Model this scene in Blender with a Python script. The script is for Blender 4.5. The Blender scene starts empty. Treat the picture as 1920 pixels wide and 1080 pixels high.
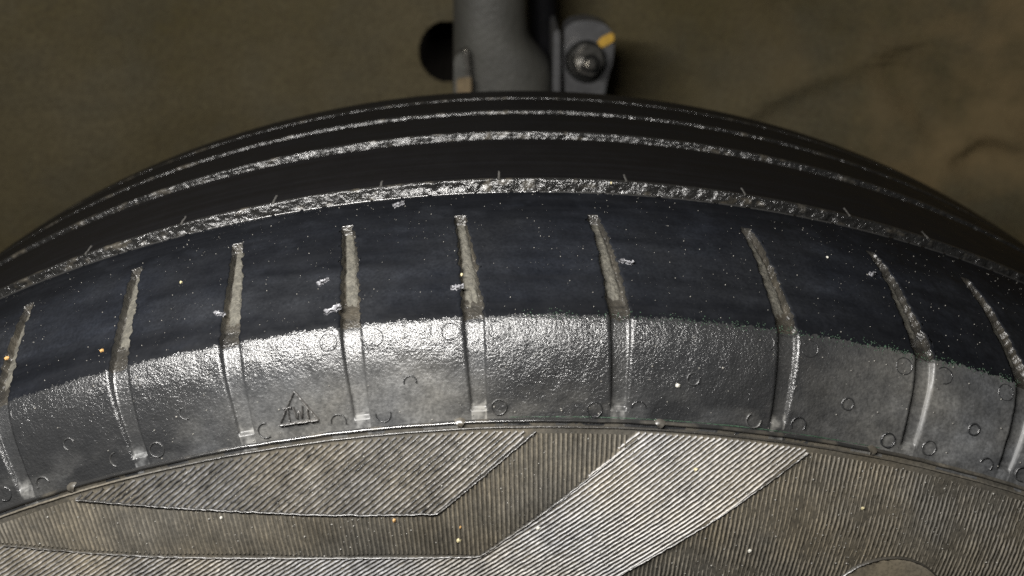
import bpy, math
import numpy as np
from mathutils import Vector, Matrix

rng = np.random.default_rng(7)
S = bpy.context.scene
COL = S.collection

# ------------------------------------------------------------------ camera
CAM = np.array([-0.00426, -0.14884, 0.39228]); PITCH, YAW, ROLL = -0.49273, 0.01478, -0.00621; FPX = 1647.05
_f = np.array([math.sin(YAW)*math.cos(PITCH), math.cos(YAW)*math.cos(PITCH), math.sin(PITCH)])
_r = np.cross(_f, [0, 0, 1.0]); _r /= np.linalg.norm(_r); _u = np.cross(_r, _f)
RIGHT = math.cos(ROLL)*_r + math.sin(ROLL)*_u
UP = -math.sin(ROLL)*_r + math.cos(ROLL)*_u
cd = bpy.data.cameras.new('camera'); cam = bpy.data.objects.new('camera', cd); COL.objects.link(cam)
m = Matrix.Identity(4)
for i in range(3):
    m[i][0], m[i][1], m[i][2], m[i][3] = RIGHT[i], UP[i], -_f[i], CAM[i]
cam.matrix_world = m
cd.sensor_width = 36; cd.lens = FPX/1920*36; cd.clip_start = .004; cd.clip_end = 20
cd.dof.use_dof = True; cd.dof.focus_distance = .188; cd.dof.aperture_fstop = 15
S.camera = cam

# ------------------------------------------------------------------ light
w = bpy.data.worlds.new('World'); S.world = w; w.use_nodes = True
bg = w.node_tree.nodes['Background']
bg.inputs[0].default_value = (.75, .86, 1.0, 1); bg.inputs[1].default_value = .008
# a hand-held LED bar held above the camera
ld = bpy.data.lights.new('led_bar', 'AREA'); ld.shape = 'RECTANGLE'; ld.size = .17; ld.size_y = .010
ld.energy = 1.55; ld.color = (1, .975, .935)
lo_ = bpy.data.objects.new('led_bar', ld); COL.objects.link(lo_); lo_.location = (-.085, -.088, .440)
lo_.rotation_euler = (Vector((-.02, .06, .295))-lo_.location).to_track_quat('-Z', 'Y').to_euler()

S.view_settings.view_transform = 'Standard'; S.view_settings.look = 'None'
S.view_settings.gamma = 1; S.view_settings.exposure = 0
S.view_settings.use_curve_mapping = False
S.cycles.use_denoising = False

# ------------------------------------------------------------------ helpers
def at(px, py, Y):
    d = _f + (px-960)/FPX*RIGHT - (py-540)/FPX*UP
    t = (Y-CAM[1])/d[1]
    return CAM + d*t

def pchip(X, Y):
    X = np.asarray(X, float); Y = np.asarray(Y, float); h = np.diff(X); d = np.diff(Y)/h
    mm = np.zeros_like(Y)
    for i in range(1, len(X)-1):
        if d[i-1]*d[i] > 0:
            w1, w2 = 2*h[i]+h[i-1], h[i]+2*h[i-1]
            mm[i] = (w1+w2)/(w1/d[i-1]+w2/d[i])
    mm[0], mm[-1] = d[0], d[-1]
    def f(x):
        x = np.clip(np.asarray(x, float), X[0], X[-1]); k = np.clip(np.searchsorted(X, x)-1, 0, len(h)-1)
        t = (x-X[k])/h[k]
        return ((1+2*t)*(1-t)**2*Y[k] + t*(1-t)**2*h[k]*mm[k] + t*t*(3-2*t)*Y[k+1] + t*t*(t-1)*h[k]*mm[k+1])
    return f

_tab = rng.random((512, 512))
def vnoise(x, y):
    x = np.asarray(x, float); y = np.asarray(y, float)
    xi = np.floor(x).astype(int); yi = np.floor(y).astype(int); fx = x-xi; fy = y-yi
    fx = fx*fx*(3-2*fx); fy = fy*fy*(3-2*fy)
    g = lambda a, b: _tab[a % 512, b % 512]
    return (g(xi, yi)*(1-fx)+g(xi+1, yi)*fx)*(1-fy) + (g(xi, yi+1)*(1-fx)+g(xi+1, yi+1)*fx)*fy
def fbm(x, y, o=4):
    s = 0; a = .5
    for i in range(o):
        s = s + a*vnoise(x*2**i+17*i, y*2**i+31*i); a *= .5
    return s/(1-.5**o)
def sstep(a, b, x):
    t = np.clip((np.asarray(x, float)-a)/(b-a), 0, 1); return t*t*(3-2*t)

def link(name, me, mats, parent=None, smooth=True):
    o = bpy.data.objects.new(name, me); COL.objects.link(o)
    for mt in (mats if isinstance(mats, (list, tuple)) else [mats]):
        me.materials.append(mt)
    if smooth:
        me.polygons.foreach_set('use_smooth', np.ones(len(me.polygons), bool))
    if parent: o.parent = parent
    return o

def mesh_np(name, V, F, dust=None, UV=None, mat_idx=None):
    V = np.asarray(V, float).reshape(-1, 3); F = np.asarray(F, int)
    me = bpy.data.meshes.new(name)
    k = F.shape[1]
    me.vertices.add(len(V)); me.vertices.foreach_set('co', V.ravel())
    me.loops.add(F.size); me.loops.foreach_set('vertex_index', F.ravel())
    me.polygons.add(len(F)); me.polygons.foreach_set('loop_start', np.arange(len(F))*k)
    if mat_idx is not None: me.polygons.foreach_set('material_index', mat_idx)
    me.update(calc_edges=True)
    if dust is not None:
        a = me.attributes.new('dust', 'FLOAT', 'POINT'); a.data.foreach_set('value', np.asarray(dust, float).ravel())
    if UV is not None:
        a = me.attributes.new('surf', 'FLOAT_VECTOR', 'POINT')
        U3 = np.c_[np.asarray(UV, float).reshape(-1, 2), np.zeros(len(V))]
        a.data.foreach_set('vector', U3.ravel())
    me.validate()
    return me

def grid_faces(nr, nc, wrap=False):
    i = np.arange(nr-1)[:, None]; j = np.arange(nc if wrap else nc-1)[None]
    a = i*nc+j; b = i*nc+(j+1) % nc; c = (i+1)*nc+(j+1) % nc; d = (i+1)*nc+j
    return np.stack([a, b, c, d], -1).reshape(-1, 4)

def thing(name, label, cat, group=None, loc=(0, 0, 0)):
    o = bpy.data.objects.new(name, None); COL.objects.link(o); o.location = loc
    o.empty_display_size = .02
    o['label'] = label; o['category'] = cat
    if group: o['group'] = group
    return o

# ------------------------------------------------------------------ materials
class NT:
    def __init__(s, name):
        s.m = bpy.data.materials.new(name); s.m.use_nodes = True; s.t = s.m.node_tree
        s.b = s.t.nodes['Principled BSDF']
    def n(s, typ, **kw):
        x = s.t.nodes.new(typ)
        for k, v in kw.items(): setattr(x, k, v)
        return x
    def l(s, a, b): s.t.links.new(a, b)
    def noise(s, vec, scale, detail=3, rough=.55):
        x = s.n('ShaderNodeTexNoise'); x.inputs['Scale'].default_value = scale
        x.inputs['Detail'].default_value = detail; x.inputs['Roughness'].default_value = rough
        if vec is not None: s.l(vec, x.inputs['Vector'])
        return x.outputs['Fac']
    def math(s, op, a, b=0.0, clamp=False):
        x = s.n('ShaderNodeMath', operation=op); x.use_clamp = clamp
        for i, v in enumerate((a, b)):
            if isinstance(v, (int, float)): x.inputs[i].default_value = v
            else: s.l(v, x.inputs[i])
        return x.outputs[0]
    def rng(s, v, a, b, c=0.0, d=1.0):
        x = s.n('ShaderNodeMapRange'); s.l(v, x.inputs[0])
        for i, q in enumerate((a, b, c, d)): x.inputs[i+1].default_value = q
        return x.outputs[0]
    def mix(s, f, a, b):
        x = s.n('ShaderNodeMix', data_type='RGBA')
        if isinstance(f, (int, float)): x.inputs[0].default_value = f
        else: s.l(f, x.inputs[0])
        for i, v in ((6, a), (7, b)):
            if isinstance(v, tuple): x.inputs[i].default_value = (*v, 1)
            else: s.l(v, x.inputs[i])
        return x.outputs[2]
    def bump(s, h, dist, strength=1.0, prev=None):
        x = s.n('ShaderNodeBump')
        if isinstance(strength, (int, float)): x.inputs['Strength'].default_value = strength
        else: s.l(strength, x.inputs['Strength'])
        x.inputs['Distance'].default_value = dist
        s.l(h, x.inputs['Height'])
        if prev is not None: s.l(prev, x.inputs['Normal'])
        return x.outputs[0]

def rubber(name, base=(.011, .0115, .013), dustc=(.158, .134, .094), rough=.36, bumps=((900, .00012, 4),), streak=0.0, spec=.5, dust_rough=.7, add=0.0, green=0.0, rvar=.10):
    M = NT(name); tc = M.n('ShaderNodeTexCoord').outputs['Object']
    da = M.n('ShaderNodeAttribute', attribute_name='dust').outputs['Fac']
    sf = M.n('ShaderNodeAttribute', attribute_name='surf').outputs['Vector']
    n1 = M.noise(tc, 130, 6, .62); n2 = M.noise(tc, 1500, 4, .6)
    d = M.math('MULTIPLY', M.math('ADD', da, add), M.rng(n1, .25, .7, .65, 1.25))
    d = M.math('MULTIPLY', d, M.rng(n2, .3, .7, .6, 1.3), True)
    n3 = M.noise(tc, 45, 3)
    dc = M.mix(M.rng(n3, .35, .65), dustc, tuple(c*k for c, k in zip(dustc, (.82, .88, 1.02))))
    c = M.mix(d, base, dc)
    r = M.rng(n1, .25, .75, rough-rvar, rough+rvar)
    if streak:
        mp = M.n('ShaderNodeMapping'); mp.inputs['Scale'].default_value = (9, 420, 1); M.l(sf, mp.inputs['Vector'])
        st = M.noise(mp.outputs[0], 1.0, 4, .6)
        r = M.math('ADD', r, M.rng(st, .3, .7, -streak, streak))
        c = M.mix(M.rng(st, .45, .75, 0, .5), c, tuple(b*1.8+.002 for b in base))
    rr = M.math('ADD', M.math('MULTIPLY', r, M.math('SUBTRACT', 1.0, d)), M.math('MULTIPLY', d, dust_rough))
    M.l(c, M.b.inputs['Base Color']); M.l(rr, M.b.inputs['Roughness'])
    M.b.inputs['Specular IOR Level'].default_value = spec
    prev = None
    for sc, dist, det in bumps:
        prev = M.bump(M.noise(tc, sc, det, .6), dist, M.math('SUBTRACT', 1.0, M.math('MULTIPLY', da, 1.5), True), prev)
    if prev is not None: M.l(prev, M.b.inputs['Normal'])
    return M.m

def simple(name, col, rough=.5, metal=0.0, var=.25, scale=300, bump=0.0, spec=.5, bscale=800):
    M = NT(name); tc = M.n('ShaderNodeTexCoord').outputs['Object']
    n = M.noise(tc, scale, 5, .6)
    c = M.mix(M.rng(n, .3, .7), tuple(x*(1-var) for x in col), tuple(min(1, x*(1+var)) for x in col))
    M.l(c, M.b.inputs['Base Color']); M.b.inputs['Roughness'].default_value = rough
    M.b.inputs['Metallic'].default_value = metal; M.b.inputs['Specular IOR Level'].default_value = spec
    if bump: M.l(M.bump(M.noise(tc, bscale, 4), bump), M.b.inputs['Normal'])
    return M.m

M_TREAD = rubber('tread_rubber', base=(.0028, .0031, .0040), dustc=(.062, .066, .074), rough=.5, bumps=((700, .00004, 3),), streak=.09, spec=.09)
M_RIB = rubber('rib_rubber', base=(.0028, .0028, .0034), rough=.5, bumps=((700, .00004, 3),), streak=.05, spec=.12)
M_SHOULD = rubber('shoulder_rubber', base=(.016, .0165, .0175), dustc=(.152, .146, .130), rough=.235, spec=.75, bumps=((300, .00004, 2), (1900, .00021, 3)), rvar=.06)
M_WALL = rubber('groove_wall_rubber', base=(.010, .010, .010), rough=.27, spec=.8, bumps=((380, .0006, 3), (1500, .0003, 3)))
M_SIDE = rubber('sidewall_rubber', base=(.013, .013, .012), rough=.5, bumps=((1300, .0001, 3),))
M_RIDGE = rubber('ridge_rubber', base=(.016, .016, .016), rough=.30, spec=.9, bumps=((1500, .00012, 3),))
M_RIDGEL = rubber('dusty_glint_ridge_rubber', base=(.016, .016, .016), dustc=(.40, .37, .325), rough=.34, spec=.9, dust_rough=.5, bumps=((1500, .00012, 3),))  # pale dust colour, part of it ridge glints put into the colour
M_BEAD = rubber('bead_rubber', base=(.018, .018, .018), rough=.20, rvar=.05, spec=.9, bumps=((250, .00010, 2),))
M_MUD = simple('dried_mud', (.066, .062, .050), .8, var=.5, scale=900, bump=.0004, bscale=1600)
M_GRIT = simple('pale_grit', (0.19, 0.183, 0.165), .45, var=.4, scale=120)
M_SANDO = simple('orange_sand', (0.372, 0.216, 0.078), .5, var=.3, scale=900)
M_SANDY = simple('yellow_sand', (0.396, 0.348, 0.204), .5, var=.25, scale=900)
M_SANDW = simple('white_sand', (0.432, 0.42, 0.372), .5, var=.2, scale=900)
M_FLAKE = simple('torn_rubber', (.16, .16, .17), .22, var=.5, scale=900, bump=.0004)
M_LINER = None

# ------------------------------------------------------------------ tyre profile
# section: y across the tyre (negative = outer side), r = radius from the axle; s = length along the section
cap_y = np.array([0, .0012, .003, .010, .022, .0335, .0431, .060, .0784, .1027, .128, .140, .150])
cap_r = np.array([.3056, .30635, .30715, .3094, .3128, .3148, .3159, .3164, .3165, .3160, .31455, .3115, .3056])
capR = pchip(cap_y, cap_r)
# lower part given as r -> y
sideY = pchip([.205, .215, .235, .250, .268, .2866, .2955, .3020, .3050, .3056],
              [-.010, -.0165, -.0200, -.0205, -.0175, -.0099, -.0064, -.0030, -.0006, 0])
_pr = np.linspace(.205, .3056, 700); _side = np.c_[sideY(_pr), _pr]
_cy = np.linspace(0, .15, 900)[1:]; _cap = np.c_[_cy, capR(_cy)]
_P = np.vstack([_side, _cap]); _S = np.r_[0, np.cumsum(np.hypot(*np.diff(_P, axis=0).T))]
S_E = _S[699]
def s_of_r(r): return np.interp(r, _side[:, 1], _S[:700])
def s_of_y(y): return np.interp(y, _cap[:, 0], _S[700:])
S_F = float(s_of_r(.2866)); S_D = float(s_of_y(.0415))
_T = np.gradient(_P, axis=0); _T /= np.linalg.norm(_T, axis=1)[:, None]
_N = np.c_[-_T[:, 1], _T[:, 0]]                      # outward
_k = np.ones(91)/91
_NS = np.c_[np.convolve(np.pad(_N[:, 0], 45, 'edge'), _k, 'valid'), np.convolve(np.pad(_N[:, 1], 45, 'edge'), _k, 'valid')]
_NS /= np.linalg.norm(_NS, axis=1)[:, None]
def surf(th, s, h=0.0, soft=False):
    """a point on the outer skin at angle th and section length s, raised by h"""
    th, s, h = np.broadcast_arrays(np.asarray(th, float), np.asarray(s, float), np.asarray(h, float))
    N = _NS if soft else _N
    y = np.interp(s, _S, _P[:, 0]) + h*np.interp(s, _S, N[:, 0])
    r = np.interp(s, _S, _P[:, 1]) + h*np.interp(s, _S, N[:, 1])
    return np.stack([r*np.sin(th), y, r*np.cos(th)], -1)

# measured s of the first pass is offset by a constant from this section's s
def s_meas(sm):
    return float(np.interp(sm, [.0737, .0952, .1397], [S_F, S_E, float(s_of_y(.0431))]))

tyre = thing('tyre', 'worn black car tyre with dusty ridged sidewall and muddy cross grooves', 'tyre')

# ---- cross grooves: measured angles at the shoulder edge, then repeated with varied pitch
TH = [-.3595, -.2695, -.1915, -.111, -.0315, .063, .174, .271, .3485]
pat = [.082, .094, .105, .097, .079]
k = 0
while TH[-1] < math.pi-.06: TH.append(TH[-1]+pat[k % 5]); k += 1
lo = []; a = TH[0]; k = 0
while a > TH[-1]-2*math.pi+.14: a -= pat[(k+2) % 5]; lo.append(a); k += 1
TH = lo[::-1]+TH
NG = len(TH)
S_B = S_E+.0007
S_TOP = s_meas(.1273); S_BOT = s_meas(.0775)
shape_s = np.array([S_BOT-.02, S_BOT, S_E, s_meas(.1049), s_meas(.1163), S_TOP, S_TOP+.03])
shape_d = np.array([.0018, .0012, 0, -.0022, -.0055, -.0105, -.0205])
def groove_dth(s): return np.interp(s, shape_s, shape_d)
def groove_halfw(s):  # half width in metres along the circumference
    return np.interp(s, [S_BOT-.002, S_BOT, S_E-.010, S_E-.002, S_E+.004, S_TOP], [.0016, .0016, .00185, .0021, .0021, .00125])
def groove_depth(s):
    d = np.interp(s, [S_BOT-.0003, S_BOT+.0004, S_E-.006, S_E, S_E+.006, S_TOP-.0008, S_TOP+.0001], [0, .0009, .0010, .0013, .0018, .0020, 0])
    return d

def groove_band(name, rows, mats, dust_fn, close_wall=None):
    """a band of the outer skin with the cross grooves cut into it; columns follow the grooves"""
    rows = np.asarray(rows); nr = len(rows)
    cols = []      # per column: (left groove index, kind, value)
    wloc = lambda s: groove_halfw(s)
    ths, hs, floor = [], [], []
    offs = [(-1.3, 0), (-1.06, 0), (-1.0, .06), (-.97, .2), (-.90, .92), (-.86, 1), (-.6, 1), (0, 1), (.6, 1), (.86, 1), (.90, .92), (.97, .2), (1.0, .06), (1.06, 0), (1.3, 0)]
    rad = np.interp(rows, _S, _P[:, 1])
    dep = groove_depth(rows)
    for g in range(NG):
        c0 = TH[g]+groove_dth(rows)
        near = abs(TH[g]) < .62
        jl = (fbm(rows*900+g*13.1, np.full(nr, g*3.3), 3)-.5)*.0011*sstep(S_E-.001, S_E+.003, rows)
        jr = (fbm(rows*1100+g*7.7, np.full(nr, 50+g*3.3), 3)-.5)*.0015*sstep(S_E-.001, S_E+.003, rows)
        hw = wloc(rows)
        for o, dd in offs:
            j = jl if o < 0 else jr
            ths.append(c0+(o*hw+j*(1 if abs(o) > .5 else .4))/rad)
            hs.append(-dep*dd + (-.00012*(np.abs(o) < 1.05)*(dd < .2)*(dep > 0)))
            floor.append(dd)
        nxt = TH[(g+1) % NG]+(2*math.pi if g == NG-1 else 0)
        c1 = nxt+groove_dth(rows)
        a = c0+1.3*hw/rad; b = c1-1.3*groove_halfw(rows)/rad
        nb = 90 if near else 8
        for t in np.linspace(0, 1, nb+2)[1:-1]:
            ths.append(a+(b-a)*t); hs.append(np.zeros(nr)); floor.append(0)
    ths = np.array(ths).T; hs = np.array(hs).T; fl = np.broadcast_to(np.array(floor)[None], ths.shape)
    nc = ths.shape[1]
    SS = np.repeat(rows[:, None], nc, 1)
    je = (.0016*(fbm(ths*1300, ths*0+2.2, 3)-.5)+.0007*(fbm(ths*120, ths*0+7.7, 2)-.5))
    SS = SS+je*np.clip(1-np.abs(SS-S_B)/.0025, 0, 1)
    und = (fbm(ths*140, SS*400, 3)-.5)*.00025
    V = surf(ths, SS, hs+und*sstep(rows[0], rows[0]+.002, SS)*(1-sstep(rows[-1]-.002, rows[-1], SS)), soft=True)
    F = grid_faces(nr, nc, True)
    d = dust_fn(ths, SS, fl)
    if close_wall is not None:
        pass
    midx = None
    if isinstance(mats, list):
        cut = (fl > .04) & (SS > S_E) & (SS < S_TOP+.0003)
        midx = cut.ravel()[F].all(1).astype(int)
    me = mesh_np(name, V, F, d, np.stack([ths*.3, SS], -1), midx)
    return link(name, me, mats, tyre), ths[-1], V[-1]

def dust_sheen_shoulder(th, s, fl):
    t = (s-S_F)/(S_E-S_F)
    right = sstep(.16, .30, th); left = 1-sstep(-.40, -.30, th)
    n = fbm(th*40, s*300, 4)
    low = 1-sstep(.05, .55, t)
    d = .03 + .20*low*sstep(.4, .7, n) + .66*right*(.65+.35*sstep(.15, .7, n))*(1-.35*sstep(.6, 1, t)) + .12*left*low
    d += .36*sstep(-.26, -.14, th)*(1-sstep(-.06, .0, th))*(1-sstep(.4, .85, t))  # grey sheen under the highlight band put into the dust colour
    d += np.where(fl > .5, .05, 0) + np.where(fl > .5, .75*sstep(.3, .7, fbm(th*900, s*900, 3)), 0)*(1-sstep(.03, .14, (s-S_BOT)/(S_E-S_BOT)))
    return np.clip(d, 0, 1)
def dust_cap(th, s, fl):
    n = fbm(th*60, s*300, 4)
    t = (s-S_E)/(S_D-S_E)
    mid_band = sstep(-.1, .25, t)*(1-sstep(.55, .95, t))
    d = .02+.14*mid_band*sstep(.1, .9, fbm(th*7, s*220+th*4, 4))+.05*sstep(.5, .8, n)  # paler and bluer across the middle of the band
    d += np.where((fl > .3) & (s < S_TOP), .12*fl*sstep(.3, .6, fbm(th*150, s*700, 3)+.1), 0)
    return np.clip(d, 0, 1)

rows_sh = np.unique(np.r_[np.linspace(S_F+.0004, S_E, 44), np.linspace(S_E, S_B, 5), np.linspace(S_BOT-.0008, S_BOT+.0015, 12)])
groove_band('shoulder', rows_sh, M_SHOULD, dust_sheen_shoulder)
rows_cap = np.unique(np.r_[np.linspace(S_B, S_D-.0006, 90), np.linspace(S_TOP-.0010, S_TOP+.0004, 12)])
groove_band('shoulder_rib', rows_cap, [M_TREAD, M_WALL], dust_cap)

# ---- rings of revolution (rib tops, walls, groove floors)
def th_grid():
    a = np.linspace(-.62, .62, 1241); b = np.linspace(.62, 2*math.pi-.62, 400)[1:-1]
    return np.r_[a, b]
THG = th_grid()
def ring(name, sec, mat, dust, parent=tyre, rough=0.0, roughsc=300, flip=False, notch=None):
    """sec: list of (y, r, jitter weight)"""
    sec = np.array(sec, float); nr = len(sec); nc = len(THG)
    T = np.repeat(THG[None], nr, 0); L = np.r_[0, np.cumsum(np.hypot(*np.diff(sec[:, :2], axis=0).T))]
    LL = np.repeat(L[:, None], nc, 1)
    y = np.repeat(sec[:, 0:1], nc, 1); r = np.repeat(sec[:, 1:2], nc, 1)
    if rough:
        j = (fbm(T*.316*roughsc+sec[0, 0]*900, LL*roughsc*1.2, 4)-.5)*2*rough*sec[:, 2:3]
        y = y+j; r = r+j*.35
    dv = dust(T, LL) if callable(dust) else np.full(T.shape, dust)
    V = np.stack([r*np.sin(T), y, r*np.cos(T)], -1)
    F = grid_faces(nr, nc, True)
    if flip: F = F[:, ::-1]
    return link(name, mesh_np(name, V, F, dv, np.stack([T*.3, LL+sec[0, 0]], -1)), mat, parent)

wall_dust = lambda T, L: np.clip(.01+.25*sstep(.62, .8, fbm(T*90, L*500+T*7, 4)), 0, 1)
GD = .0046
grooves = [(.0415, .0480), (.0768, .0824), (.1008, .1035), (.1187, .1199)]
def crown(y): return float(capR(y))
# near walls and edges of the shoulder rib
def edge_near(y0):     # outer lip of a rib that drops into the groove behind it
    r = crown(y0)
    ra = crown(y0-.0006)
    return [(y0-.0006, ra, 0), (y0-.00025, r-.00004, .25), (y0, r-.00028, .5), (y0+.0003, r-.0012, .6), (y0+.0006, r-GD, .3)]
def edge_far(y1):      # the wall on the far side of a groove, facing outwards, up to the next rib's lip
    r = crown(y1)
    pts = [(y1-.0011, r-GD, .3)]
    for t in np.linspace(.08, .93, 12):
        pts.append((y1-.0011*(1-t)**1.2, r-GD*(1-t), 1))
    return pts+[(y1+.00005, r-.00018, .5), (y1+.0003, r-.00003, .3), (y1+.0008, crown(y1+.0008), 0)]
for i, (a, b) in enumerate(grooves):
    ring('groove_lip', edge_near(a), M_WALL, .02, rough=.00022, roughsc=500)
    ring('groove_wall', edge_far(b), M_WALL, wall_dust, rough=.00055, roughsc=520)
    ring('groove_floor', [(a+.0004, crown(a)-GD+.0002, 0), ((a+b)/2, crown((a+b)/2)-GD, 1), (b-.0009, crown(b)-GD+.0002, 0)], M_MUD, .3, rough=.0003)

# tops of the three middle ribs and the inner shoulder
tops = [(grooves[0][1]+.0008, grooves[1][0]-.0006), (grooves[1][1]+.0008, grooves[2][0]-.0006), (grooves[2][1]+.0008, grooves[3][0]-.0006)]
for a, b in tops:
    ring('tread_rib', [(y, crown(y), 0) for y in np.linspace(a, b, 26)], M_RIB, .01)
ring('inner_shoulder_rib', [(y, crown(y), 0) for y in np.linspace(grooves[3][1]+.0008, .15, 30)], M_RIB, .02)

# short sipes cut in the lip of the second rib: narrow dark slits with dusty lips
def strip(pts_th, pts_s, w, h, sec=None, soft=False, jit=0.0, closed=False, base=-.0002):
    """a raised strip along a path on the skin; returns V, F, th, s"""
    th = np.asarray(pts_th, float); s = np.asarray(pts_s, float); n = len(th)
    rad = np.interp(s, _S, _P[:, 1])
    if closed:
        dx = (np.roll(th, -1)-np.roll(th, 1))*rad; ds = np.roll(s, -1)-np.roll(s, 1)
    else:
        dx = np.gradient(th)*rad; ds = np.gradient(s)
    L = np.hypot(dx, ds)+1e-12; nx, ns = -ds/L, dx/L
    sec = sec or [(-.5, 0), (-.33, .62), (-.1, 1), (.1, 1), (.33, .62), (.5, 0)]
    T, SS, H = [], [], []
    for o, hh in sec:
        T.append(th+nx*o*w/rad); SS.append(s+ns*o*w); H.append(base+(np.asarray(h)+np.zeros(n)-base)*hh if hh else np.full(n, base))
    T = np.array(T); SS = np.array(SS); H = np.array(H)
    if jit: H = H+(rng.random(H.shape)-.5)*jit*(np.array([q[1] for q in sec])[:, None])
    V = surf(T, SS, H, soft); F = grid_faces(len(sec), n, False)
    if closed:
        i = np.arange(len(sec)-1); e = np.stack([i*n+n-1, i*n, (i+1)*n, (i+1)*n+n-1], -1); F = np.vstack([F, e])
    return V.reshape(-1, 3), F, T.ravel(), SS.ravel()

def join(parts):
    V, F, T, SS = [], [], [], []; off = 0
    for v, f, t, s in parts:
        V.append(v); F.append(f+off); T.append(t); SS.append(s); off += len(v)
    return np.vstack(V), np.vstack(F), np.concatenate(T), np.concatenate(SS)

def skin_part(name, parts, mat, dust, parent=tyre, stuff=False):
    V, F, T, SS = join(parts)
    dv = dust(T, SS) if callable(dust) else np.full(len(V), dust)
    o = link(name, mesh_np(name, V, F, dv, np.stack([T*.3, SS], -1)), mat, parent)
    if stuff: o['kind'] = 'stuff'
    return o

S_R2 = float(s_of_y(.0480))
M_SLIT = simple('sipe_dust', (.06, .058, .054), .6, var=.5, scale=1500)
for t in (-.345, -.262, -.215+.028, -.1035, -.0135, .083, .176, .262, .33):
    n = 8
    ss = np.linspace(S_R2-.0002, S_R2+.0035+.0015*rng.random(), n)
    skin_part('sipe', [strip(t+.00012*rng.standard_normal(n), ss, .0008, .00012, jit=.0002)], M_SLIT, .2)

# ---- sidewall
side_dust = lambda T, L: np.clip(.42+.3*(fbm(T*35, L*220, 4)-.5)+.40*sstep(.1, .33, T), 0, 1)
rr_ = np.linspace(.205, .2878, 170)
sec = [(float(sideY(r)), r, 1) for r in rr_]

SIDE_SEC = sec
# inner shoulder and inner sidewall, inner cavity
sec = [(.15-float(sideY(r)), r, 1) for r in np.linspace(.3056, .205, 40)]
ring('inner_sidewall', sec, M_SIDE, .3)
ring('inner_liner', [(-.0095, .2051, 0), (-.004, .212, 0), (-.012, .25, 0), (.0, .288, 0), (.02, .300, 0), (.075, .304, 0), (.13, .300, 0), (.15, .288, 0), (.162, .25, 0), (.154, .212, 0), (.1595, .2051, 0)], M_SIDE, .05, flip=True)

# decorative rings at the foot of the shoulder
tt = np.linspace(-1.1, 1.1, 1600)
def bead_dust(T, L): return np.clip(.01+.25*sstep(.55, .8, fbm(T*70+5, L*10, 3))+.5*sstep(.22, .34, T), 0, 1)
wob = (fbm(tt*60, tt*0+3, 3)-.5)*.00025
skin_part('upper_ring', [strip(tt, S_F+.0014+wob, .0010, .00055)], M_BEAD, bead_dust)
skin_part('lower_ring', [strip(tt, S_F+.0001+wob*.6, .0006, .00035, jit=.00012)], M_RIDGE, lambda T, L: np.clip(.15+.5*sstep(.2, .32, np.abs(T)), 0, 1))
for t in (-.3235, -.0435, .093, .246):
    skin_part('vent_nub', [strip([t-.0022, t-.001, t, t+.001, t+.0022], S_F+np.array([.0011, .0013, .0014, .0013, .0011]), .0022, .0008, jit=.0003)], M_BEAD, .35)

# thin green tint laid along the shoulder edge and the upper ring on one side
M_GREEN = simple('green_tint', (.024, .050, .030), .5, var=.8, scale=900)
def tint_dashes(t0, t1, s0, w, gap):
    parts = []; t = t0
    while t < t1:
        L = .002+.010*rng.random(); n = max(4, int(L/.0006)); a = np.linspace(t, t+L, n)
        parts.append(strip(a, s0+(rng.random(n)-.5)*w*.5, w*(.5+.8*rng.random()), .00007, base=-.00003, jit=.00004)); t += L+gap*rng.random()
    skin_part('green_tint', parts, M_GREEN, .1)
tint_dashes(-.01, .25, S_F+.0021, .00022, .001)
burr = []; t = -.45
while t < .45:
    L = .004+.03*rng.random(); n = max(5, int(L/.0012)); a = np.linspace(t, t+L, n)
    burr.append(strip(a, S_D-.0009+(rng.random(n)-.5)*.00012, .00045, .00026, base=-.0001, jit=.00012)); t += L+.004*rng.random()
skin_part('lip_burr', burr, M_BEAD, .02)
# ---- ridged panels (side view plane: x = r sin th, z = r cos th)
def th_r(px): return px
edgeP1 = np.array([(-.330, .2859), (-.324, .2853), (-.265, .2802), (-.196, .2757), (-.142, .2731), (-.064, .2713), (.008, .2858)])
edgeP2 = np.array([(-.45, .2857), (-.3915, .2814), (-.3365, .2759), (-.2765, .2710), (-.1565, .2645), (-.035, .2617), (.033, .2747), (.0785, .2848)])
edgeP3 = np.array([(.201, .2853), (.162, .2757), (.119, .2662), (.07, .2566), (.02, .2470)])
R_TOP = .2861
def XZ(a): return np.c_[a[:, 1]*np.sin(a[:, 0]), a[:, 1]*np.cos(a[:, 0])]
def arc(t0, t1, r, n=60): t = np.linspace(t0, t1, n); return np.c_[t, np.full(n, r)]
poly1 = XZ(np.vstack([edgeP1[:-1], [(.0055, R_TOP)], arc(.0055, -.324, R_TOP)]))
poly3 = XZ(np.vstack([edgeP2[:-1], [(.0775, R_TOP)], arc(.0775, .199, R_TOP), edgeP3, arc(.0, -.52, .240), [(-.52, .2860)]]))
def clip_lines(poly, ang, pitch, phase=0.0, gap=.00025):
    """parallel lines at angle ang clipped to a polygon -> list of segments"""
    d = np.array([math.cos(ang), math.sin(ang)]); n = np.array([-d[1], d[0]])
    q = poly@n; u = poly@d; out = []
    for c in np.arange(q.min()+pitch*(.5+phase), q.max(), pitch):
        xs = []
        for i in range(len(poly)):
            a, b = q[i]-c, q[(i+1) % len(poly)]-c
            if (a < 0) != (b < 0): xs.append(u[i]+(u[(i+1) % len(poly)]-u[i])*a/(a-b))
        xs.sort()
        for k in range(0, len(xs)-1, 2):
            if xs[k+1]-xs[k] > .0012: out.append((d*(xs[k]+gap)+n*c, d*(xs[k+1]-gap)+n*c))
    return out
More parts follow.
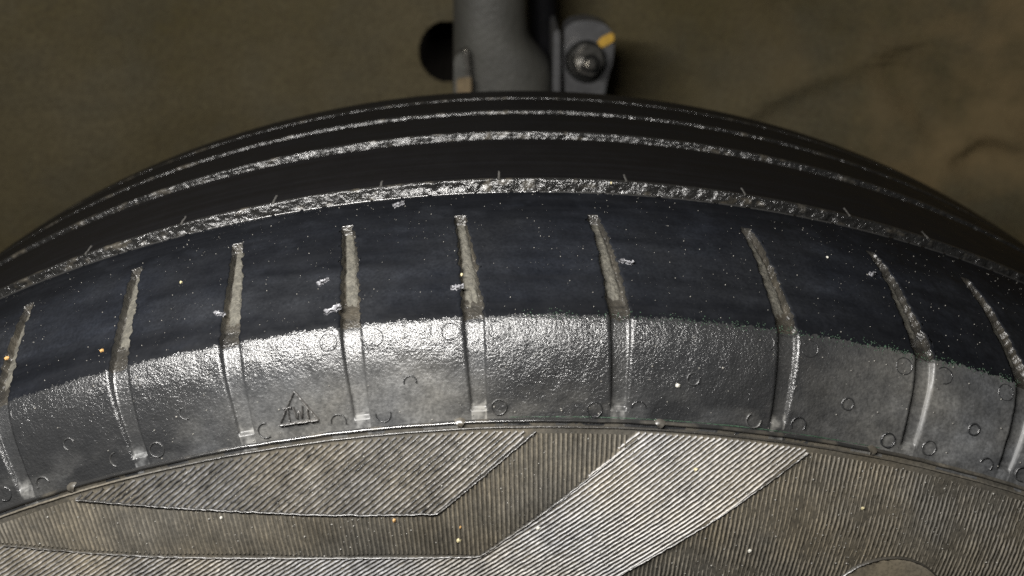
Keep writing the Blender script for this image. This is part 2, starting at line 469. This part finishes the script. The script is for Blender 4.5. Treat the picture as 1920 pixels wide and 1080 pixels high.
def ridge_from_xz(a, b, w, h, jit):
    n = max(4, int(np.hypot(*(b-a))/.0007)); p = a+(b-a)*np.linspace(0, 1, n)[:, None]
    th = np.arctan2(p[:, 0], p[:, 1]); r = np.hypot(p[:, 0], p[:, 1])
    wv = (rng.random(n)-.5)*.00014
    h = h*(.75+.5*fbm(th*250, r*900, 2))
    return strip(th, s_of_r(r)+wv, w, h, jit=jit, sec=[(-.5, 0), (-.38, .45), (-.2, .85), (0, 1), (.2, .85), (.38, .45), (.5, 0)])
def panel_dust(k): return lambda T, L: np.clip(k+.35*(fbm(T*60, L*350, 4)-.5)+.5*(vnoise(T*900, L*2600)-.5), 0, 1)

def in_poly(x, z, poly):
    c = np.zeros(x.shape, bool)
    for (x0, z0), (x1, z1) in zip(poly, np.roll(poly, -1, 0)):
        if z0 == z1: continue
        c ^= ((z0 > z) != (z1 > z)) & (x < (x1-x0)*(z-z0)/(z1-z0)+x0)
    return c
def sd(T, L):
    r = .205+L*0+(np.linspace(0, 1, T.shape[0])*(.2878-.205))[:, None]
    q = np.abs(T) < .6
    x, z = r*np.sin(T), r*np.cos(T)
    hat1 = in_poly(x, z, poly1) & q; hat = hat1 | (in_poly(x, z, poly3) & q)
    return np.where(hat, np.where(hat1, .5, .85), side_dust(T, L)*np.where(q & (r > .246), .62, 1))  # gap shade between the radial ridges put into a lower dust value
ring('sidewall', SIDE_SEC, M_SIDE, sd, rough=.00012, roughsc=250)
segs = clip_lines(poly1, math.atan(.78), .00086)
skin_part('ridged_panel', [ridge_from_xz(a, b, .00064, .00034, .00022) for a, b in segs], M_RIDGEL, panel_dust(.22), stuff=True)
segs = clip_lines(poly3, math.atan(.655), .00080)
skin_part('ridged_panel', [ridge_from_xz(a, b, .00060, .00032, .0002) for a, b in segs], M_RIDGEL, panel_dust(.52), stuff=True)

# radial ridges: between the first panel and the band below it, and right of the bright panel
def lower_of(edge, t): return np.interp(t, edge[:, 0], edge[:, 1])
radial = []
P1x = edgeP1[:-1]; P1d = edgeP1[-2:]
for t in np.arange(-.44, .078, .0034):
    top = R_TOP if (t < -.324 or t > .0055) else float(lower_of(edgeP1, t))
    bot = float(lower_of(edgeP2, t))
    top -= .0006; bot += .0005
    if top-bot > .0015:
        n = max(4, int((top-bot)/.0009)); r = np.linspace(bot, top, n)
        radial.append(strip(t+np.zeros(n)+(rng.random(n)-.5)*.0002, s_of_r(r), .00066, .00036, jit=.00018, sec=[(-.5, 0), (-.3, .7), (0, 1), (.3, .7), (.5, 0)]))
skin_part('radial_ridged_panel', radial, M_SIDE, panel_dust(.55), stuff=True)
e3 = edgeP3[::-1]
DISC_T, DISC_R, DISC_RAD = .297, .2543, .0146
radial = []
for t in np.arange(.024, .62, .0034):
    bot = .246
    if .251-.012 < t < .2975+.06:
        dx = abs(t-DISC_T)*.262
        if dx < DISC_RAD: bot = DISC_R+math.sqrt(DISC_RAD**2-dx**2)+.0003
    top = float(np.interp(t, e3[:, 0], e3[:, 1])) if t < .201 else R_TOP
    top -= .0006
    if top-bot > .0015:
        n = max(4, int((top-bot)/.0009)); r = np.linspace(bot, top, n)
        wear = .32+.68*sstep(.35, .65, fbm(np.full(n, t*26), r*300, 3))
        v = strip(t+np.zeros(n)+(rng.random(n)-.5)*.0003, s_of_r(r), .00062, .00026*wear, jit=.00028, sec=[(-.5, 0), (-.3, .7), (0, 1), (.3, .7), (.5, 0)])
        radial.append(v)
skin_part('radial_ridged_panel', radial, M_SIDE, panel_dust(.62), stuff=True)

# raised rims along the panel edges
def rim(edge, w, h, jit=.0002, dust=.1, name='panel_rim', m=M_RIDGE):
    xz = XZ(edge); L = np.r_[0, np.cumsum(np.hypot(*np.diff(xz, axis=0).T))]; n = int(L[-1]/.0005)
    l = np.linspace(0, L[-1], n); x = np.interp(l, L, xz[:, 0]); z = np.interp(l, L, xz[:, 1])
    th = np.arctan2(x, z); r = np.hypot(x, z)
    return skin_part(name, [strip(th, s_of_r(r)+(fbm(l*2500, l*0, 2)-.5)*.0003, w, h, jit=jit)], m, dust)
rim(edgeP1[1:], .0006, .00055)
rim(edgeP2[1:], .0005, .00042, dust=.2)
rim(edgeP3, .0005, .00042, dust=.2)

# smooth round field low on the right
nr_, na = 10, 72
R_, A_ = np.meshgrid(np.r_[np.linspace(.0, .95, 7), .985, 1.0, 1.02], np.linspace(0, 2*math.pi, na, endpoint=False), indexing='ij')
x = DISC_T+R_*DISC_RAD*np.cos(A_)/.262; r = DISC_R+R_*DISC_RAD*np.sin(A_)
hh = np.where(R_ < .99, .00045, np.where(R_ < 1.01, .0003, -.0003))
V = surf(x, s_of_r(r), hh)
o = link('round_field', mesh_np('round_field', V, grid_faces(10, na, True), np.full(V.shape[:2], .9), np.stack([x*.3, s_of_r(r)], -1)), M_SIDE, tyre)
o['label'] = 'smooth flat round field on the ridged sidewall'
ta = np.linspace(0, 2*math.pi, 130, endpoint=False)
skin_part('round_field_rim', [strip(DISC_T+DISC_RAD*np.cos(ta)/.262, s_of_r(DISC_R+DISC_RAD*np.sin(ta)), .0005, .0007, closed=True, jit=.0003)], M_RIDGE, .2)

# ---- tread wear mark: triangle with the letters TWI
def path(pts, n=12):
    pts = np.array(pts, float); L = np.r_[0, np.cumsum(np.hypot(np.diff(pts[:, 0])*.292, np.diff(pts[:, 1])))]
    l = np.linspace(0, L[-1], max(n, 4)); return np.interp(l, L, pts[:, 0]), np.interp(l, L, pts[:, 1])
sa = s_meas(.0845); sb = s_meas(.0782)
mark = link('wear_mark', mesh_np('wear_mark', *(lambda q: (q[0], q[1]))(join([strip(*path([(-.1522, sa), (-.166, sb)], 26), .0006, .0006, jit=.0005), strip(*path([(-.166, sb), (-.1392, sb)], 34), .0007, .0007, jit=.0005), strip(*path([(-.1392, sb), (-.1522, sa)], 26), .0006, .0006, jit=.0005)]))), M_RIDGEL, tyre)
a_ = mark.data.attributes.new('dust', 'FLOAT', 'POINT'); a_.data.foreach_set('value', np.full(len(mark.data.vertices), .14))  # pale dust value puts the sparkles into the triangle's colour
mark['label'] = 'raised triangle moulded on the shoulder with the letters TWI'
hL = (sa-sb)*.42; b0 = sb+.0006
def LT(x, v): return (-.1526+x/.292, b0+v*hL)
letters = {'T': [[(-.0026, 1), (-.0009, 1)], [(-.00175, 1), (-.00175, 0)]],
           'W': [[(-.0006, 1), (-.0002, 0), (.0003, .8), (.0008, 0), (.0012, 1)]],
           'I': [[(.0021, 1), (.0021, 0)]]}
for ch, st in letters.items():
    q = join([strip(*path([LT(*p) for p in ln], 14), .0005, .0006, jit=.0004) for ln in st])
    link('letter', mesh_np('letter', q[0], q[1], np.full(len(q[0]), .14)), M_RIDGEL, mark)  # letters paled too, their sparkle put into the dust value

# ---- small round mould marks beside the grooves (found in pairs at every groove) and one mid-block
def mark_ring(t, s, rad, h, dust, w=.00035):
    n = 26; a = np.linspace(0, 2*math.pi, n, endpoint=False)
    full = rng.random() < .35
    if not full: a = np.linspace(0, 2*math.pi*(.35+.4*rng.random()), n)+6.28*rng.random()
    h = h*(.6+.5*rng.random())
    skin_part('mould_mark', [strip(t+rad*np.cos(a)/.295, s+rad*np.sin(a), w, h, closed=full, jit=.00012)], M_SHOULD, dust)
for i, t in enumerate([q for q in TH if abs(q) < .42]):
    for sgn in (-1, 1):
        if rng.random() < .85: mark_ring(t+sgn*(.0145+.002*rng.random()), S_BOT-.0002+.0008*rng.random(),   .0015, .00036, .3*rng.random())
        if rng.random() < .75: mark_ring(t+sgn*.0150, S_E-.0022, .0017, .00013, .02)
ths_ = [q for q in TH if abs(q) < .42]
for a, b in zip(ths_[:-1], ths_[1:]):
    if abs((a+b)/2+.152) < .01: continue
    mark_ring((a+b)/2+rng.uniform(-.006, .006), S_F+(S_E-S_F)*(.45+.06*rng.random()), .0012, .00035, .1, .0005)

# ---- dried mud lying in the tread part of the cross grooves
for g, t in enumerate(TH):
    if abs(t) > .45: continue
    n = 60; s1 = S_TOP-.0016; s0 = S_E+.0004+.003*rng.random()
    ss = np.linspace(s0, s1, n); c = t+groove_dth(ss); hw = groove_halfw(ss)*(.78+.16*(fbm(ss*500+g*9, ss*0, 3)-.5)*2)
    rad = np.interp(ss, _S, _P[:, 1])
    cols = np.linspace(-1, 1, 9); T = c[:, None]+cols[None]*hw[:, None]/rad[:, None]
    SS = np.repeat(ss[:, None], 9, 1)
    H = -groove_depth(SS)+.0007*(1-cols[None]**4)*(.5+fbm(T*900, SS*900, 3)) - .0004
    H += .0003*sstep(0, .1, (SS-s0)/(s1-s0))-.0012*(1-sstep(0, .3, (SS-s0)/(s1-s0)+.12*(fbm(T*1500, SS*600, 2)-.5)))
    V = surf(T, SS, H, soft=True)
    o = link('groove_mud', mesh_np('groove_mud', V, grid_faces(n, 9)[:, ::-1]), M_MUD, tyre)

# ------------------------------------------------------------------ grit
def rock(c, rad, seed):
    q = np.random.default_rng(seed)
    base = np.array([(1, 0, 0), (-1, 0, 0), (0, 1, 0), (0, -1, 0), (0, 0, 1), (0, 0, -1)], float)*(.65+.6*q.random((6, 1)))
    a = q.random(3)*6.28
    Rm = np.array(Matrix.Rotation(a[0], 3, 'X') @ Matrix.Rotation(a[1], 3, 'Y') @ Matrix.Rotation(a[2], 3, 'Z'))
    return c+rad*base@Rm.T
OCT = np.array([(0, 2, 4), (2, 1, 4), (1, 3, 4), (3, 0, 4), (2, 0, 5), (1, 2, 5), (3, 1, 5), (0, 3, 5)])
def scatter(name, n, smin, smax, rmin, rmax, mat, label, power=3.0, thr=.42, seed=1):
    q = np.random.default_rng(seed)
    V, F = [], []
    k = 0
    while k < n:
        t = q.uniform(-.46, .46); s = q.uniform(smin, smax)
        if vnoise(t*26+seed*3, s*150) < thr*q.random()*1.6: continue
        # not over the cross grooves
        rad = rmin+(rmax-rmin)*q.random()**power
        p = surf(t, s, rad*.35)
        if min(abs(t-(g+groove_dth(s))) for g in ths_)*.3 < groove_halfw(s)*1.15 and S_BOT < s < S_TOP: 
            continue
        V.append(rock(p, rad, k+seed*10000)); F.append(OCT+6*k); k += 1
    o = link(name, mesh_np(name, np.vstack(V), np.vstack(F)), mat, None, smooth=False)
    o['kind'] = 'stuff'; o['label'] = label; o['category'] = 'grit'
scatter('tread_grit', 1700, S_E, S_D, .00003, .00017, M_GRIT, 'fine pale grit sprinkled over the smooth tread band', 3.5, seed=1)
scatter('shoulder_grit', 500, S_F+.002, S_E, .00004, .00026, M_GRIT, 'fine pale grit stuck on the tyre shoulder', 3, seed=2)
scatter('sidewall_grit', 3600, s_of_r(.245), S_F-.0006, .00005, .00028, M_GRIT, 'fine pale grit lodged between the sidewall ridges', 3, seed=3)

q = np.random.default_rng(44); V = []; n = 0
for k in range(900):
    t = q.uniform(.0, .345); sp = S_B+.0001+.0006*q.standard_normal()
    if vnoise(t*90, 4.4) < .35*q.random()*1.8: continue
    rad = q.uniform(.00006, .00019); V.append(rock(surf(t, sp, 0.0), rad, 90000+k)); n += 1
o = link('green_tint', mesh_np('green_tint', np.vstack(V), np.vstack([OCT+6*i for i in range(n)])), M_GREEN, tyre, smooth=False)  # green specks scattered along the shoulder edge
o['kind'] = 'stuff'

def inv_px(px, py):
    """angle and section length under a picture point (used to place single grains)"""
    d = _f+(px-960)/FPX*RIGHT-(py-540)/FPX*UP; d = d/np.linalg.norm(d)
    tl = np.linspace(.08, .45, 4000); p = CAM+d*tl[:, None]
    r = np.hypot(p[:, 0], p[:, 2])
    inside = np.where(p[:, 1] < 0, p[:, 1] > sideY(r), r < capR(p[:, 1])) & (r < .317)
    k = int(np.argmax(inside)); q = p[k]; rr = math.hypot(q[0], q[2])
    s = float(s_of_r(rr)) if q[1] <= .0 else float(s_of_y(q[1]))
    return math.atan2(q[0], q[2]), s

grains = [
 (192, 658, .00062, M_SANDO, 'orange sand grain on the dark tread beside a cross groove'),
 (14, 672, .0007, M_SANDO, 'large orange sand grain in the mud of a cross groove'),
 (739, 975, .00060, M_SANDO, 'orange sand grain on the radial ridges under the hatched panel'),
 (863, 988, .00045, M_SANDO, 'small orange sand grain near the bend of the radial ridges'),
 (1009, 990, .00055, M_SANDW, 'round white sand grain at the edge of the bright hatched band'),
 (1304, 880, .00055, M_SANDY, 'yellow sand grain on the bright hatched band'),
 (1270, 722, .0006, M_SANDW, 'pale sand grain on the shoulder between two grooves'),
 (866, 516, .00045, M_SANDY, 'yellow sand grain in the mud of a middle groove'),
 (415, 960+10, .0005, M_SANDW, 'white sand grain on the radial ridges under the panel rim'),
 (860, 1012, .0006, M_SANDY, 'pale yellow crumb on the radial ridges near the bend'),
 (1617, 953, .0005, M_SANDY, 'yellow sand grain on the dusty sidewall above the round field'),
 (1146, 344, .0005, M_SANDY, 'yellow sand grain on the groove lip'),
 (1551, 483, .00045, M_SANDW, 'white speck of sand on the tread between two grooves'),
 (340, 530, .0004, M_SANDY, 'small yellow sand grain on the dark tread'),
 (1405, 1032, .0006, M_SANDW, 'flat white crumb on the dusty lower sidewall'),
]
import bmesh
def make_grain(seed):
    bm = bmesh.new(); bmesh.ops.create_icosphere(bm, subdivisions=1, radius=1)
    q = np.random.default_rng(seed)
    sc = .75+.5*q.random(3)
    for v in bm.verts: v.co = Vector([c*s for c, s in zip(v.co, sc)])*(.8+.35*q.random())
    me = bpy.data.meshes.new('sand_grain'); bm.to_mesh(me); bm.free(); return me
for i, (px, py, rad, mt, lab) in enumerate(grains):
    t, s = inv_px(px, py)
    me = make_grain(i); o = link('sand_grain', me, mt, None, smooth=False)
    rad *= .78; o.location = surf(t, s, rad*.25); o.scale = (rad,)*3
    o['label'] = lab; o['category'] = 'sand grain'; o['group'] = 'loose sand grains on the tyre'

# torn flakes of rubber standing on the tread
flakes = [(625, 582, .0018, 'ragged pale rubber flake beside a cross groove edge'), (607, 530, .0013, 'small shiny rubber flake on the tread'),
          (412, 590, .0012, 'pointed pale rubber flake on a groove edge'), (1174, 493, .0015, 'shiny curled rubber shred beside the mud filled groove'),
          (748, 385, .0013, 'thin pale rubber shred close to the long groove'), (858, 540, .0013, 'shiny torn rubber bit at a groove corner'), (1635, 515, .001, 'tiny pale rubber flake on the tread edge')]
for i, (px, py, L, lab) in enumerate(flakes):
    t, s = inv_px(px, py); q = np.random.default_rng(100+i)
    nu, nv = 9, 6
    U, W = np.meshgrid(np.linspace(-1, 1, nu), np.linspace(-1, 1, nv), indexing='ij')
    ang = q.uniform(-.6, .6)
    X = U*L*.75*(1+.5*q.random((nu, nv))); Y = W*L*.30*(.25+1.3*q.random((nu, 1)))*(1+.8*(q.random((nu, nv))-.5))
    X, Y = X*math.cos(ang)-Y*math.sin(ang), X*math.sin(ang)+Y*math.cos(ang)
    H = .0003+.0005*q.random((nu, nv))
    top = surf(t+X/.31, s+Y, H); bot = surf(t+X/.31, s+Y, H*0-.0001)
    V = np.vstack([top.reshape(-1, 3), bot.reshape(-1, 3)]); F = grid_faces(nu, nv)
    F2 = F[:, ::-1]+nu*nv
    per = [j for j in range(nv)]+[k*nv+nv-1 for k in range(1, nu)]+[(nu-1)*nv+j for j in range(nv-2, -1, -1)]+[k*nv for k in range(nu-2, 0, -1)]
    sidef = np.array([(per[k], per[(k+1) % len(per)], per[(k+1) % len(per)]+nu*nv, per[k]+nu*nv) for k in range(len(per))])
    o = link('rubber_flake', mesh_np('rubber_flake', V, np.vstack([F, F2, sidef])), M_FLAKE, None, smooth=False)
    o['label'] = lab; o['category'] = 'rubber flake'; o['group'] = 'torn rubber flakes on the tread'

# ------------------------------------------------------------------ wheel arch liner behind the tyre
YW = .37
def liner_y(x, z): return YW-1.25*np.maximum(0, np.abs(x)-.03)**2-.10*np.maximum(0, z-.42)
def wall_at(px, py):
    Y = YW
    for _ in range(12):
        p = at(px, py, Y); Y = float(liner_y(p[0], p[2]))
    return at(px, py, Y)
hole_c = wall_at(842, 98)
sc_px = np.linalg.norm(hole_c-CAM)/FPX
hax, haz = 53*sc_px, 54*sc_px
gx = np.unique(np.r_[np.linspace(-.62, .62, 260), np.linspace(hole_c[0]-.022, hole_c[0]+.022, 60)])
gz = np.unique(np.r_[np.linspace(-.30, .62, 240), np.linspace(hole_c[2]-.024, hole_c[2]+.024, 60)])
GX, GZ = np.meshgrid(gx, gz, indexing='ij')
GY = liner_y(GX, GZ)
def crease(pts, wid, amp, side=0.0):
    """raise (towards the tyre) a soft fold along a line of wall points"""
    global GY
    W = np.array([wall_at(*p)[[0, 2]] for p in pts])
    best = np.full(GX.shape, 9.0); sg = np.zeros(GX.shape)
    for a, b in zip(W[:-1], W[1:]):
        d = b-a; L2 = d@d; t = np.clip(((GX-a[0])*d[0]+(GZ-a[1])*d[1])/L2, 0, 1)
        ex = GX-a[0]-t*d[0]; ez = GZ-a[1]-t*d[1]; dist = np.hypot(ex, ez)
        cr = d[0]*ez-d[1]*ex
        mk = dist < best; best = np.where(mk, dist, best); sg = np.where(mk, np.sign(cr), sg)
    w2 = np.where(sg > 0, wid*(1+side), wid*(1-side))
    GY = GY-amp*np.exp(-(best/w2)**2)
crease([(1370, 225), (1440, 180), (1520, 140), (1610, 112), (1660, 100)], .010, .0065, .25)
crease([(1690, 150), (1730, 200), (1770, 250), (1800, 275)], .014, -.008, .3)
crease([(1800, 275), (1825, 250), (1850, 240), (1870, 255)], .007, .009, .4)
crease([(1640, 260), (1700, 290), (1780, 320), (1850, 380)], .03, .012)
crease([(1480, 20), (1540, 70), (1640, 110)], .012, -.006)
crease([(1820, 300), (1850, 380), (1870, 430)], .01, -.007)
crease([(100, 60), (180, 240), (150, 420)], .05, .008)
crease([(560, 0), (600, 110), (640, 190)], .04, .006)
GY = GY-.004*(fbm(GX*22+5, GZ*22+9, 4)-.5)-.0012*(fbm(GX*160, GZ*160, 3)-.5)
inh = ((GX-hole_c[0])/hax)**2+((GZ-hole_c[2])/haz)**2 < 1
GY = np.where(inh, GY+.10, GY)
V = np.stack([GX, GY, GZ], -1)
F = grid_faces(len(gx), len(gz))
ih = inh.ravel()
mid = ih[F].any(1).astype(int)
M_ = NT('dusty_liner'); tc = M_.n('ShaderNodeTexCoord').outputs['Object']
n1 = M_.noise(tc, 9, 5, .6); n2 = M_.noise(tc, 420, 3, .7); n3 = M_.noise(tc, 28, 5, .65)
c = M_.mix(M_.rng(n1, .35, .65), (.098, .080, .036), (.135, .114, .066))
c = M_.mix(M_.rng(n3, .45, .75, 0, .55), c, (.085, .082, .062))
c = M_.mix(M_.rng(n2, .3, .7, 0, .6), c, (.055, .043, .026))
sx = M_.n('ShaderNodeSeparateXYZ'); M_.l(tc, sx.inputs[0])
n4 = M_.noise(tc, 16, 4, .6)
c = M_.mix(M_.math('MULTIPLY', M_.rng(sx.outputs[0], .12, .24), M_.rng(n4, .42, .62), True), c, (.165, .122, .062))
M_.l(c, M_.b.inputs['Base Color']); M_.b.inputs['Roughness'].default_value = .85; M_.b.inputs['Specular IOR Level'].default_value = .2
M_.l(M_.bump(n2, .0012), M_.b.inputs['Normal'])
M_LINER = M_.m
M_CAV = simple('cavity_black', (.006, .005, .004), .9, var=.2, spec=.1)  # near-black colour carries the shade inside the liner hole
o = link('wheel_arch_liner', mesh_np('wheel_arch_liner', V, F[:, ::-1], mat_idx=mid), [M_LINER, M_CAV], None)
o['label'] = 'dark brown dusty wheel arch liner with a hole behind the tyre'; o['category'] = 'liner'

# ------------------------------------------------------------------ strut, bracket and bolt
YS = .272
k_px = np.linalg.norm(at(930, 100, YS)-CAM)/FPX
strut = thing('strut', 'grey suspension strut flaring at its clamp behind the tyre', 'strut', loc=tuple(at(930, 300, YS+.02)))
base = Vector(strut.location)
M_STRUT = simple('strut_grey_paint', (.048, .047, .041), .6, var=.22, scale=60, bump=.0004, bscale=500)
M_STEEL = simple('zinc_steel', (.46, .44, .40), .28, 1.0, var=.4, scale=260)
M_DKSTEEL = simple('dark_steel', (.015, .015, .014), .4, .6, var=.4, scale=500)
M_TAN = simple('rusty_tan', (.13, .095, .05), .7, var=.3, scale=700)
M_GREYB = simple('bracket_grey', (.078, .078, .080), .4, .2, var=.25, scale=200)
M_YEL = simple('yellow_paint', (.42, .25, .03), .5, var=.15, scale=600)
M_BLACK = simple('gap_shadow_black', (.005, .005, .006), .7, var=.3, spec=.1)  # shadow colour of the added tube filling the strut gap
def reloc(o):
    for v in o.data.vertices: v.co = v.co-base
# loft of the strut body: (py, left px, right px)
sec = [(-260, 852, 986), (-120, 851, 986), (-20, 850, 987), (30, 850, 988), (60, 850, 991), (80, 850, 1003), (100, 850, 1020), (118, 850, 1031), (140, 850, 1035), (170, 850, 1036), (240, 850, 1036), (330, 850, 1036)]
py = np.array([q[0] for q in sec]); f1 = pchip(py, [q[1] for q in sec]); f2 = pchip(py, [q[2] for q in sec])
pyd = np.linspace(-260, 330, 60); na = 40
V = []
for q in pyd:
    a = at(f1(q), q, YS); b = at(f2(q), q, YS); c = (a+b)/2; hwid = np.linalg.norm(b-a)/2
    for k in range(na):
        an = 2*math.pi*k/na; ca, sa_ = math.cos(an), math.sin(an)
        V.append(c+np.array([math.copysign(abs(ca)**.8, ca)*hwid, -math.copysign(abs(sa_)**.9, sa_)*.019, 0]))
o = link('strut_body', mesh_np('strut_body', np.array(V), grid_faces(60, na, True)[:, ::-1]), M_STRUT, strut); reloc(o)
def prism(name, pts, y0, y1, mat, parent, bev=.0006):
    """outline in picture points at depth y0, extruded to y1"""
    bm = bmesh.new(); vs = [bm.verts.new(at(px, py_, y0)) for px, py_ in pts]
    f = bm.faces.new(vs); r = bmesh.ops.extrude_face_region(bm, geom=[f])
    ev = [e for e in r['geom'] if isinstance(e, bmesh.types.BMVert)]
    for v in ev: v.co.y += y1-y0
    bmesh.ops.recalc_face_normals(bm, faces=bm.faces)
    bmesh.ops.bevel(bm, geom=list(bm.edges), offset=bev, segments=2, affect='EDGES')
    me = bpy.data.meshes.new(name); bm.to_mesh(me); bm.free()
    o = link(name, me, mat, parent, smooth=False); reloc(o); return o
# flange on the left edge of the strut with a bare bright lip and tan foot
prism('clamp_flange', [(851, 112), (858, 102), (868, 98), (872, 120), (878, 165), (878, 260), (851, 260)], YS-.023, YS-.005, M_STRUT, strut)
prism('flange_lip', [(868, 95), (874, 92), (878, 98), (880, 125), (883, 150), (882, 168), (876, 168), (872, 125)], YS-.0245, YS-.015, M_STEEL, strut)
prism('flange_foot', [(856, 150), (884, 146), (884, 240), (856, 240)], YS-.026, YS-.021, M_TAN, strut)
# bracket on the right
prism('bracket_arm', [(1038, 62), (1043, 56), (1049, 56), (1051, 66), (1051, 230), (1036, 230)], YS-.010, YS+.03, M_GREYB, strut)
th_ = [(1058, 60), (1066, 46), (1084, 40), (1110, 39), (1134, 45), (1150, 62), (1153, 84), (1149, 120), (1140, 148), (1128, 210), (1062, 210), (1056, 120)]
prism('bracket_plate', th_, YS-.004, YS+.012, M_GREYB, strut, .001)
prism('paint_mark', [(1120, 80), (1129, 70), (1147, 62), (1152, 66), (1151, 78), (1137, 86), (1128, 90)], YS-.0055, YS-.002, M_YEL, strut, .0003)
# bolt: washer, hex nut, stud end
def cyl(name, c, rad, depth, seg, mat, parent, tilt=(0, 0), bev=.0005, rot=0.0, inner=None):
    bm = bmesh.new(); bmesh.ops.create_cone(bm, cap_ends=True, segments=seg, radius1=rad, radius2=rad*.97, depth=depth)
    bmesh.ops.bevel(bm, geom=list(bm.edges), offset=bev, segments=2, affect='EDGES')
    R = Matrix.Rotation(math.radians(90)+tilt[0], 4, 'X') @ Matrix.Rotation(tilt[1], 4, 'Y') @ Matrix.Rotation(rot, 4, 'Z')
    bm.transform(Matrix.Translation(Vector(c)) @ R)
    me = bpy.data.meshes.new(name); bm.to_mesh(me); bm.free()
    o = link(name, me, mat, parent, smooth=False); reloc(o); return o
tl = (-.25, .18)
bc = at(1100, 113, YS-.012)
wsh = cyl('washer', at(1098, 114, YS-.006), 37*k_px, .004, 40, M_DKSTEEL, strut, tl)
nut = cyl('nut', bc, 30*k_px, .010, 6, M_STEEL, strut, tl, .0008, .3)
cyl('stud', at(1104, 118, YS-.019), 15*k_px, .010, 24, M_DKSTEEL, nut, tl, .0012)
cyl('stud_tip', at(1106, 121, YS-.0245), 10*k_px, .003, 20, M_STEEL, nut, tl, .0010)

# black tube added as the gap shadow between strut and bracket
V = []
for q in np.linspace(-260, 300, 50):
    c = at(1016+4*math.sin(q/90), q, YS+.03); 
    for k in range(24):
        an = 2*math.pi*k/24; V.append(c+np.array([math.cos(an)*25*k_px*1.1, math.sin(an)*.008, 0]))
o = link('gap_shadow_tube', mesh_np('gap_shadow_tube', np.array(V), grid_faces(50, 24, True)), M_BLACK, None)
o['label'] = 'black tube added for the shadow in the gap between grey strut and bolted bracket'; o['category'] = 'shadow tube'
